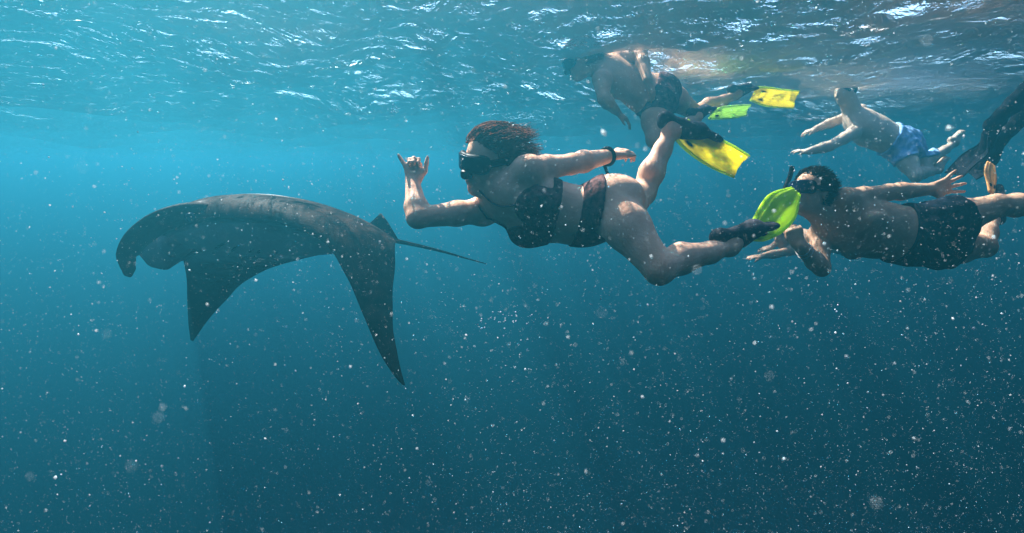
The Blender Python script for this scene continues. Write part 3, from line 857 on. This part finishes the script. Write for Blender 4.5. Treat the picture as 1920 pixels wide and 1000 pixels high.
    Fh.d = np.maximum(Fh.d, -np.maximum(-(a_ - 0.028), u_ - 0.072) ) if False else np.where((a_ > 0.02) & (u_ < 0.075 - 6 * s_ * s_), np.maximum(Fh.d, 0.01), Fh.d)
    Fh.d = Fh.d + 0.0022 * np.sin(s_ * 190 + 3 * np.sin(u_ * 40)) * np.sin(a_ * 30 + 1)
    hair = part('hair', Fh.mesh(relax=1), M['hair_red'], root)
    hair_strands(hair, fr_, M['hair_red'], 3, 3200, 0.085, (0.8, 0.25, 0.15), r=0.0018)
    dive_mask(fr_, root, Fd)
    # band with a loose end on the wrist
    w = J['wrL']; ax = unit(J['wrL'] - J['elL']); a1 = rej((0, 0, 1), ax); a2 = np.cross(ax, a1)
    c = w - ax * 0.012
    ring = [c + (a1 * math.cos(t_) + a2 * math.sin(t_)) * 0.034 for t_ in np.linspace(0, 2 * math.pi, 25)]
    wb = part('wrist_strap', tube(ring, 0.0085, 8), M['rubber'], root)
    part('loose_end', tube(spline(np.array([c + a2 * -0.02 - a1 * 0.03, c - a1 * 0.06 - ax * 0.012, c - a1 * 0.095 + ax * 0.01]), 10), 0.006, 6, ax, 1.4), M['rubber'], wb)
    # fins
    f1 = swim_fin(root, J['anL'], J['toeL'], np.array([0.1, 0.1, 1.0]),
             [Q(1402, 436, 2.40), Q(1424, 432, 2.43), Q(1446, 412, 2.47), Q(1468, 385, 2.50), Q(1492, 359, 2.54)],
             [0.06, 0.085, 0.125, 0.13, 0.045], np.array([0.55, -0.25, -0.62]), M['fin_green'], M['fin_green'], M['rubber_grey'], 0.95)
    f2 = swim_fin(root, J['anR'], J['toeR'], np.array([0.7, 0.1, 0.6]),
             [Q(1275, 240, 2.74), Q(1300, 262, 2.74), Q(1330, 281, 2.75), Q(1360, 297, 2.77), Q(1391, 313, 2.79)],
             [0.085, 0.105, 0.12, 0.125, 0.115], np.array([0.45, -0.30, 0.75]), M['fin'], M['fin_green'], M['rubber_grey'], 0.95)
make_woman()

# ---------------------------------------------------------------- the man in dark shorts
def make_man():
    root = thing('person', Q(1650, 430, 3.1), 'man in black swim shorts, one arm stretched back, behind the lime fin', 'person')
    J = dict(
        _sag=(0, 0, -0.02), shR=Q(1535, 445, 3.18), shL=Q(1585, 375, 3.02), elR=Q(1540, 502, 3.02), wrR=Q(1500, 462, 2.92),
        elL=Q(1665, 361, 3.12), wrL=Q(1745, 355, 3.18),
        hipR=Q(1765, 462, 3.24), hipL=Q(1757, 422, 3.08), knR=Q(1846, 462, 3.36), anR=Q(1862, 396, 3.62),
        knL=Q(1868, 386, 3.10), anL=Q(1990, 372, 3.20), toeR=Q(1858, 352, 3.70), toeL=Q(2060, 372, 3.26), head=Q(1520, 362, 3.04),
        _hf=np.array([-0.86, -0.45, -0.1]), _hu=unit(Q(1526, 315, 2.98) - Q(1512, 400, 2.96)), hs=1.0,
        _front=np.array([-0.1, -0.85, -0.5]),
        g=dict(chest=0.165, waist=0.145, hip=0.145, glute=0.045, bust=0, neck=1.15, arm=1.0, leg=0.97, belly=0.12, navel=0.55))
    Fd = body(J, 0.0065)
    fr_ = head(Fd, J['head'], J['_hf'], J['_hu'], 1.02)
    d = unit(Q(1775, 348, 3.20) - J['wrL'])
    hand(Fd, J['wrL'], unit(np.array([1, 0.1, 0.22])), (0.1, -1, 0.1), (0, -0.1, -1), (0.08, 0.03, 0.05, 0.1), (0.22, 0.0, -0.24, -0.55), (1.1, 0.1), 1.12)
    d = unit(Q(1490, 432, 2.92) - J['wrR'])
    hand(Fd, J['wrR'], d, (0.3, 1, 0.2), (-1, 0.3, 0), (1.0, 1.1, 1.1, 1.1), (0, 0, 0, 0), (0.4, 0.5), 0.95)
    foot(Fd, J['anR'], J['toeR'], np.array([0.8, 0.3, 0.0]), 1.0, False)
    foot(Fd, J['anL'], J['toeL'], np.array([0.0, 0.3, 1.0]), 1.0, True)
    part('body', Fd.mesh(), M['skin_tan'], root)
    q, qp, fr, lat, sp = J['_q'], J['_qp'], J['_fr'], J['_lat'], J['_spine']
    legR, legL = unit(J['knR'] - J['hipR']), unit(J['knL'] - J['hipL'])
    # loose shorts with two legs
    Fs = Field(Fd.lo, Fd.lo + (Fd.n - 1) * Fd.h, Fd.h); Fs.n = Fd.n; Fs.d = Fd.torso - 0.014
    Fs.cone(qp(0.60), qp(1.0), 0.152, 0.165, 0.03, J['_frp'], 0.88)
    Fs.cone(J['hipR'] - sp * 0.02, J['hipR'] + legR * 0.14, 0.125, 0.112, 0.03)
    Fs.cone(J['hipL'] - sp * 0.02, J['hipL'] + legL * 0.13, 0.120, 0.110, 0.03)
    X, Y, Z = Fs.pts(np.zeros(3, int), Fs.n)
    Fs.d = Fs.d + 0.006 * np.sin(X * 33 + 4 * np.sin(Z * 19 + Y * 9)) * np.sin(Z * 41 + 2 * np.sin(X * 27)) 
    Fs.d = np.maximum(Fs.d, half(qp(0.60), -sp)(X, Y, Z))
    rr = half(J['hipR'] + legR * 0.15, legR)(X, Y, Z); ll = half(J['hipL'] + legL * 0.14, legL)(X, Y, Z)
    Fs.d = np.maximum(Fs.d, np.minimum(np.maximum(rr, 0) + 0 * ll, 1) * (rr > 0) * 1.0 - (rr <= 0) * 1.0) if False else np.maximum(Fs.d, np.minimum(rr, 9))
    Fs.d = np.maximum(Fs.d, ll)
    part('swim_shorts', Fs.mesh(relax=1), M['shorts'], root)
    C, side, fwd, up, s = fr_
    Fh = Field(C - 0.18, C + 0.18, 0.006)
    Fh.ell(C + up * 0.026 - fwd * 0.022, (0.085, 0.104, 0.098), (side, fwd, up), 0.02)
    X, Y, Z = Fh.pts(np.zeros(3, int), Fh.n)
    fx, fy, fz = X - C[0], Y - C[1], Z - C[2]
    a_ = fx * fwd[0] + fy * fwd[1] + fz * fwd[2]; u_ = fx * up[0] + fy * up[1] + fz * up[2]; s_ = fx * side[0] + fy * side[1] + fz * side[2]
    Fh.d = np.where((a_ > 0.03) & (u_ < 0.078 - 6 * s_ * s_) | (u_ < -0.05), np.maximum(Fh.d, 0.01), Fh.d)
    Fh.d = Fh.d + 0.004 * np.sin(X * 150 + 3 * np.sin(Y * 80)) * np.sin(Z * 140) 
    hair_strands(part('hair', Fh.mesh(), M['hair_dark'], root), fr_, M['hair_dark'], 5, 2000, 0.028, (0.7, 0.2, 0.3), r=0.002)
    dive_mask(fr_, root, Fd)
    snorkel(fr_, root, -1)
    # bangles
    ax = unit(J['wrR'] - J['elR']); a1 = rej((0, 0, 1), ax); a2 = np.cross(ax, a1)
    for i, o in enumerate((-0.03, -0.052)):
        c = J['wrR'] + ax * o
        part('bangle', tube([c + (a1 * math.cos(t_) + a2 * math.sin(t_)) * (0.036 + 0.003 * i) for t_ in np.linspace(0, 2 * math.pi, 25)], 0.0022, 6), M['metal'], root)
    f = swim_fin(root, J['anR'], J['toeR'], np.array([0.8, 0.3, 0.0]),
             [Q(1859, 362, 3.68), Q(1858, 345, 3.71), Q(1857, 328, 3.74), Q(1858, 308, 3.78)],
             [0.03, 0.06, 0.095, 0.06], np.array([0.95, 0.3, -0.25]), M['fin_peach'], M['fin_peach'], M['rubber_grey'], 0.9)
make_man()

# ---------------------------------------------------------------- swimmer at the surface, upper middle
def make_surface_swimmer():
    root = thing('person', Q(1190, 160, 3.9), 'swimmer bent at the surface above the woman, one arm on the hip and yellow fins', 'person')
    J = dict(
        shR=Q(1128, 150, 3.78), shL=Q(1140, 108, 4.02), elR=Q(1132, 185, 3.72), wrR=Q(1155, 208, 3.90),
        elL=Q(1202, 104, 3.85), wrL=Q(1214, 150, 3.72),
        hipR=Q(1228, 205, 3.86), hipL=Q(1240, 168, 4.02), knR=Q(1228, 262, 3.75), anR=Q(1305, 222, 4.08),
        knL=Q(1304, 212, 4.38), anL=Q(1380, 178, 4.62), toeR=Q(1345, 216, 4.22), toeL=Q(1425, 178, 4.74), head=Q(1086, 112, 3.86),
        _hf=np.array([-0.85, -0.2, -0.5]), _hu=unit(np.array([-0.45, 0, 0.9])), hs=1.0,
        _front=np.array([-0.3, -0.6, -0.8]),
        g=dict(chest=0.150, waist=0.135, hip=0.140, glute=0.05, bust=0, neck=1.0, arm=0.95, leg=0.9, belly=0.10))
    Fd = body(J, 0.0085)
    fr_ = head(Fd, J['head'], J['_hf'], J['_hu'], 1.0)
    hand(Fd, J['wrR'], unit(Q(1170, 220, 3.9) - J['wrR']), (0, 0.2, -1), (0.2, -1, 0), (0.3, 0.3, 0.3, 0.3), (0.1, 0, 0, -0.1), (0.6, 0.2), 0.95)
    hand(Fd, J['wrL'], unit(Q(1222, 172, 3.74) - J['wrL']), (-0.6, 0.6, -0.3), (1, 0, 0.2), (0.3, 0.3, 0.3, 0.3), (0.1, 0, 0, -0.1), (0.6, 0.2), 0.95)
    foot(Fd, J['anR'], J['toeR'], np.array([0, 0.2, 1.0]), 0.95, False); foot(Fd, J['anL'], J['toeL'], np.array([0.1, 0.1, 1.0]), 0.95, False)
    part('body', Fd.mesh(), M['skin_tan'], root)
    q, qp, sp = J['_q'], J['_qp'], J['_spine']
    legR, legL = unit(J['knR'] - J['hipR']), unit(J['knL'] - J['hipL'])
    def bott(X, Y, Z):
        r = half(qp(0.80), -sp)(X, Y, Z)
        r = np.maximum(r, half(J['hipR'] + legR * 0.06, legR)(X, Y, Z)); return np.maximum(r, half(J['hipL'] + legL * 0.06, legL)(X, Y, Z))
    part('swim_trunks', Fd.shell(0.008, bott), M['bikini'], root)
    C, side, fwd, up, s = fr_
    Fh = Field(C - 0.2, C + 0.2, 0.008)
    Fh.ell(C + up * 0.026 - fwd * 0.022, (0.088, 0.104, 0.098), (side, fwd, up), 0.02)
    Fh.ell(C - fwd * 0.09 - up * 0.03, (0.05, 0.06, 0.07), (side, fwd, up), 0.03)
    X, Y, Z = Fh.pts(np.zeros(3, int), Fh.n)
    a_ = (X - C[0]) * fwd[0] + (Y - C[1]) * fwd[1] + (Z - C[2]) * fwd[2]; u_ = (X - C[0]) * up[0] + (Y - C[1]) * up[1] + (Z - C[2]) * up[2]
    Fh.d = np.where((a_ > 0.03) & (u_ < 0.07), np.maximum(Fh.d, 0.01), Fh.d) + 0.005 * np.sin(X * 110) * np.sin(Z * 120 + Y * 60)
    hair_strands(part('hair', Fh.mesh(), M['hair_red'], root), fr_, M['hair_red'], 7, 1400, 0.07, (0.9, 0.2, -0.1), r=0.0025)
    dive_mask(fr_, root, Fd)
    swim_fin(root, J['anL'], J['toeL'], np.array([0.1, 0.1, 1.0]),
             [Q(1412, 176, 4.74), Q(1436, 181, 4.80), Q(1462, 185, 4.86), Q(1494, 187, 4.93)],
             [0.10, 0.135, 0.14, 0.135], np.array([0.0, -0.35, 0.9]), M['fin'], M['fin_green'], M['rubber_grey'], 0.95)
    f = swim_fin(root, J['anR'], J['toeR'], np.array([0, 0.2, 1.0]),
             [Q(1332, 216, 4.2), Q(1352, 212, 4.26), Q(1378, 210, 4.34), Q(1404, 207, 4.42)],
             [0.05, 0.085, 0.095, 0.08], np.array([0.0, -0.55, 0.8]), M['fin_pale'], M['fin_pale'], M['rubber_grey'], 0.9)
make_surface_swimmer()

# ---------------------------------------------------------------- swimmer in light blue shorts, upper right
def make_blue_swimmer():
    root = thing('person', Q(1650, 250, 5.68), 'pale swimmer in light blue shorts at the surface above the black shorts', 'person')
    J = dict(
        shR=Q(1600, 250, 5.54), shL=Q(1614, 208, 5.83), elR=Q(1556, 274, 5.39), wrR=Q(1516, 284, 5.35),
        elL=Q(1566, 228, 5.92), wrL=Q(1530, 242, 5.87),
        hipR=Q(1692, 290, 5.60), hipL=Q(1700, 262, 5.75), knR=Q(1718, 330, 5.43), anR=Q(1760, 318, 5.78),
        knL=Q(1730, 312, 5.65), anL=Q(1790, 268, 5.87), toeR=Q(1790, 300, 5.87), toeL=Q(1816, 252, 5.95), head=Q(1584, 172, 5.65),
        _hf=np.array([-0.9, -0.3, 0.1]), _hu=unit(np.array([-0.2, 0, 1.0])), hs=1.0,
        _front=np.array([-0.5, -0.3, -0.8]),
        g=dict(chest=0.205, waist=0.16, hip=0.145, glute=0.04, bust=0, neck=1.4, arm=1.05, leg=0.92))
    Fd = body(J, 0.011)
    fr_ = head(Fd, J['head'], J['_hf'], J['_hu'], 1.0)
    hand(Fd, J['wrR'], (-1, 0, 0.05), (0, 0.2, -1), (0, -1, 0), (0.2, 0.2, 0.2, 0.2), (0.1, 0, 0, -0.1), (0.5, 0.2), 1.0)
    hand(Fd, J['wrL'], (-1, 0, -0.3), (0, 0.2, -1), (0, -1, 0), (0.3, 0.3, 0.3, 0.3), (0.1, 0, 0, -0.1), (0.5, 0.2), 1.0)
    foot(Fd, J['anR'], J['toeR'], np.array([0, 0.2, 1.0]), 1.0); foot(Fd, J['anL'], J['toeL'], np.array([-0.3, 0.1, 1.0]), 1.0)
    part('body', Fd.mesh(), M['skin_pale'], root)
    qp, sp = J['_qp'], J['_spine']
    legR, legL = unit(J['knR'] - J['hipR']), unit(J['knL'] - J['hipL'])
    def bott(X, Y, Z):
        c_ = qp(1.0); r = np.maximum(half(qp(0.66), -sp)(X, Y, Z), np.sqrt((X - c_[0]) ** 2 + (Y - c_[1]) ** 2 + (Z - c_[2]) ** 2) - 0.33)
        r = np.maximum(r, half(J['hipR'] + legR * 0.24, legR)(X, Y, Z)); return np.maximum(r, half(J['hipL'] + legL * 0.24, legL)(X, Y, Z))
    part('swim_shorts', Fd.shell(0.020, bott, 0.009), M['shorts_blue'], root)
    C, side, fwd, up, s = fr_
    Fh = Field(C - 0.16, C + 0.16, 0.011)
    Fh.ell(C + up * 0.026 - fwd * 0.022, (0.088, 0.104, 0.098), (side, fwd, up), 0.02)
    part('hair', Fh.mesh(), M['hair_dark'], root)
make_blue_swimmer()

# ---------------------------------------------------------------- dark diver entering from the right edge
def make_dark_diver():
    root = thing('person', Q(1942, 162, 4.00), 'diver in a black wetsuit and long black fins, mostly beyond the upper right edge', 'person')
    J = dict(
        shR=Q(2122, 62, 3.85), shL=Q(2142, 42, 4.08), elR=Q(2182, 112, 3.77), wrR=Q(2232, 132, 3.77),
        elL=Q(2202, 82, 4.16), wrL=Q(2252, 102, 4.16),
        hipR=Q(2012, 120, 3.93), hipL=Q(2022, 102, 4.08), knR=Q(1928, 170, 3.97), anR=Q(1857, 234, 4.08),
        knL=Q(1942, 192, 4.16), anL=Q(1877, 264, 4.31), toeR=Q(1842, 258, 4.11), toeL=Q(1865, 287, 4.36), head=Q(2182, 32, 3.93),
        _hf=np.array([0.8, -0.2, -0.4]), _hu=unit(np.array([0.6, 0, 0.8])), hs=1.0,
        _front=np.array([0.3, -0.2, -0.9]),
        g=dict(chest=0.165, waist=0.14, hip=0.145, glute=0.04, bust=0, neck=1.2, arm=1.05, leg=1.0))
    Fd = body(J, 0.013)
    head(Fd, J['head'], J['_hf'], J['_hu'], 1.0)
    for s_ in 'RL': hand(Fd, J['wr' + s_], (1, 0, -0.2), (0, 0.2, -1), (0, -1, 0), (0.2,) * 4, (0.1, 0, 0, -0.1), (0.5, 0.2), 1.0)
    foot(Fd, J['anR'], J['toeR'], np.array([-0.3, 0.2, -1.0]), 1.0, False); foot(Fd, J['anL'], J['toeL'], np.array([-0.3, 0.2, -1.0]), 1.0, False)
    part('body', Fd.mesh(), M['wetsuit'], root)
    for an, toe, e in ((J['anR'], J['toeR'], [Q(1850, 254, 4.10), Q(1842, 278, 4.13), Q(1814, 302, 4.16), Q(1788, 328, 4.19)]),
                       (J['anL'], J['toeL'], [Q(1870, 284, 4.34), Q(1842, 302, 4.39), Q(1840, 314, 4.43), Q(1818, 328, 4.47)])):
        swim_fin(root, an, toe, np.array([-0.3, 0.2, -1.0]), e, [0.10, 0.16, 0.19, 0.19], np.array([-0.3, -0.75, -0.45]), M['wetsuit'], M['wetsuit'], M['wetsuit'], 1.0)
make_dark_diver()

# ---------------------------------------------------------------- a far swimmer half hidden behind the man
def make_far_swimmer():
    root = thing('person', Q(1500, 470, 5.9), 'faint far swimmer reaching forward, half hidden behind the man in black shorts', 'person')
    J = dict(
        shR=Q(1492, 468, 5.8), shL=Q(1502, 440, 6.0), elR=Q(1458, 476, 5.75), wrR=Q(1430, 480, 5.7),
        elL=Q(1470, 446, 6.2), wrL=Q(1448, 462, 6.1),
        hipR=Q(1590, 462, 5.9), hipL=Q(1595, 440, 6.05), knR=Q(1665, 460, 6.0), anR=Q(1735, 450, 6.1),
        knL=Q(1668, 436, 6.15), anL=Q(1738, 430, 6.2), toeR=Q(1770, 448, 6.15), toeL=Q(1772, 428, 6.25), head=Q(1470, 440, 5.85),
        _hf=np.array([-0.9, -0.3, -0.3]), _hu=unit(np.array([-0.3, 0, 1.0])), hs=1.0, _front=np.array([0, -0.2, -1.0]),
        g=dict(chest=0.15, waist=0.125, hip=0.135, glute=0.04, bust=0, neck=1.0, arm=0.9, leg=0.88))
    Fd = body(J, 0.011)
    fr_ = head(Fd, J['head'], J['_hf'], J['_hu'], 1.0)
    hand(Fd, J['wrR'], (-1, -0.1, -0.1), (0, 0.2, -1), (0, -1, 0), (0.1,) * 4, (0.1, 0, 0, -0.1), (0.5, 0.2), 1.0)
    hand(Fd, J['wrL'], (-1, -0.1, -0.3), (0, 0.2, -1), (0, -1, 0), (0.1,) * 4, (0.1, 0, 0, -0.1), (0.5, 0.2), 1.0)
    foot(Fd, J['anR'], J['toeR'], np.array([0, 0.2, 1.0]), 1.0); foot(Fd, J['anL'], J['toeL'], np.array([0, 0.1, 1.0]), 1.0)
    part('body', Fd.mesh(), M['skin_tan'], root)
    qp, sp = J['_qp'], J['_spine']
    part('swim_shorts', Fd.shell(0.012, lambda X, Y, Z: np.maximum(half(qp(0.7), -sp)(X, Y, Z), half(qp(1.3), sp)(X, Y, Z)), 0.005), M['shorts'], root)
    C, side, fwd, up, s = fr_
    Fh = Field(C - 0.16, C + 0.16, 0.011)
    Fh.ell(C + up * 0.026 - fwd * 0.022, (0.088, 0.104, 0.098), (side, fwd, up), 0.02)
    part('hair', Fh.mesh(), M['hair_dark'], root)
make_far_swimmer()

# ---------------------------------------------------------------- plankton, marine snow and bubbles hanging in the water
def octas(pts, rad, rng, stretch=None):
    n = len(pts)
    base = np.array([(1, 0, 0), (0, 1, 0), (-1, 0, 0), (0, -1, 0), (0, 0, 1), (0, 0, -1)], float)
    fc = np.array([(0, 1, 4), (1, 2, 4), (2, 3, 4), (3, 0, 4), (1, 0, 5), (2, 1, 5), (3, 2, 5), (0, 3, 5)])
    A = rng.normal(size=(n, 3, 3)); Qm = np.linalg.qr(A)[0]
    sc = rng.uniform(0.6, 1.3, (n, 3)) * rad[:, None]
    V = np.einsum('nij,kj->nki', Qm, base) * 1.0
    V = np.einsum('nij,nkj->nki', Qm, base[None] * sc[:, None, :])
    V = V + pts[:, None, :]
    Fc = fc[None] + (np.arange(n) * 6)[:, None, None]
    return V.reshape(-1, 3), Fc.reshape(-1, 3)

def make_particles():
    rng = np.random.RandomState(11)
    n = 240000
    d = 0.32 + 4.4 * rng.rand(n) ** 1.25
    x = rng.uniform(-1.25, 1.25, n) * d; z = rng.uniform(-0.75, 0.75, n) * d
    pts = np.stack([x, d, z], 1)
    cl = np.sin(x * 2.3 + 1.7 * np.sin(z * 3.1 + d)) * np.sin(z * 3.7 + 2 * np.sin(d * 2.1 + x)) + 0.6 * np.sin(x * 7.1 + z * 5.3 + d * 4)
    keep = (pts[:, 2] < SURF_Z - 0.1) & (rng.rand(n) < 0.55 + 0.35 * cl)
    pts = pts[keep]
    rad = np.exp(rng.normal(math.log(0.00023), 0.74, len(pts))) * (0.22 + 0.78 * pts[:, 1])
    rad = np.clip(rad, 0.0001, 0.0032)
    k = 34                                                  # a few flecks drifting close by
    dn = rng.uniform(0.10, 0.26, k)
    pn = np.stack([rng.uniform(-0.95, 0.95, k) * dn, dn, rng.uniform(-0.6, 0.5, k) * dn], 1)
    pts = np.concatenate([pts, pn]); rad = np.concatenate([rad, rng.uniform(0.0002, 0.0005, k)])
    m_, nt, out = mat('plankton'); L = nt.links.new
    a = nd(nt, 'ShaderNodeBsdfDiffuse'); b = nd(nt, 'ShaderNodeBsdfTranslucent'); mx = nd(nt, 'ShaderNodeMixShader', Fac=0.55)
    a.inputs[0].default_value = b.inputs[0].default_value = (0.66, 0.72, 0.74, 1)
    L(a.outputs[0], mx.inputs[1]); L(b.outputs[0], mx.inputs[2]); L(mx.outputs[0], out.inputs[0])
    V, Fc = octas(pts, rad, rng)
    o = mesh_obj('plankton', V, Fc, m_, smooth=True); o['kind'] = 'stuff'
    # air bubbles, some in small clusters
    bm, nt, out = mat('air_bubble')
    g = nd(nt, 'ShaderNodeBsdfPrincipled', Roughness=0.12); g.inputs['Base Color'].default_value = (0.85, 0.9, 0.95, 1); g.inputs['Specular IOR Level'].default_value = 1.0
    nt.links.new(g.outputs[0], out.inputs[0])
    P_ = []; R_ = []
    for cx, cy_, dd, k, sp_ in ((739, 206, 1.9, 9, 9), (1572, 588, 2.0, 7, 9), (930, 603, 1.9, 14, 22), (962, 600, 2.0, 8, 14), (905, 612, 2.0, 6, 10), (80, 160, 1.5, 3, 4), (1492, 290, 3.0, 7, 18),
                               (1490, 322, 3.0, 4, 6), (1460, 600, 2.2, 8, 60), (1000, 590, 2.2, 14, 90), (700, 180, 2.4, 20, 160), (1230, 130, 3.9, 60, 50), (1640, 150, 5.2, 60, 90), (1560, 130, 4.8, 50, 90)):
        for _ in range(k):
            P_.append(Q(cx + rng.normal() * sp_ * 0.6, cy_ + rng.normal() * sp_ * 0.6, dd + rng.normal() * 0.08)); R_.append(rng.uniform(0.0012, 0.0030) * (dd / 2.2) ** 0.6)
    vs_, fs_ = [], []
    for p, r in zip(P_, R_):
        if p[2] > SURF_Z - 0.05: continue
        v = [p + r * np.array([math.sin(a_) * math.cos(b_), math.sin(a_) * math.sin(b_), math.cos(a_)]) for a_ in np.linspace(0, math.pi, 5) for b_ in np.linspace(0, 2 * math.pi, 7)[:-1]]
        vs_.append(np.array(v)); fs_.append(np.array([(i * 6 + j, i * 6 + (j + 1) % 6, (i + 1) * 6 + (j + 1) % 6, (i + 1) * 6 + j) for i in range(4) for j in range(6)]))
    o = mesh_obj('air_bubbles', *merge(list(zip(vs_, fs_))), bm); o['kind'] = 'stuff'
make_particles()
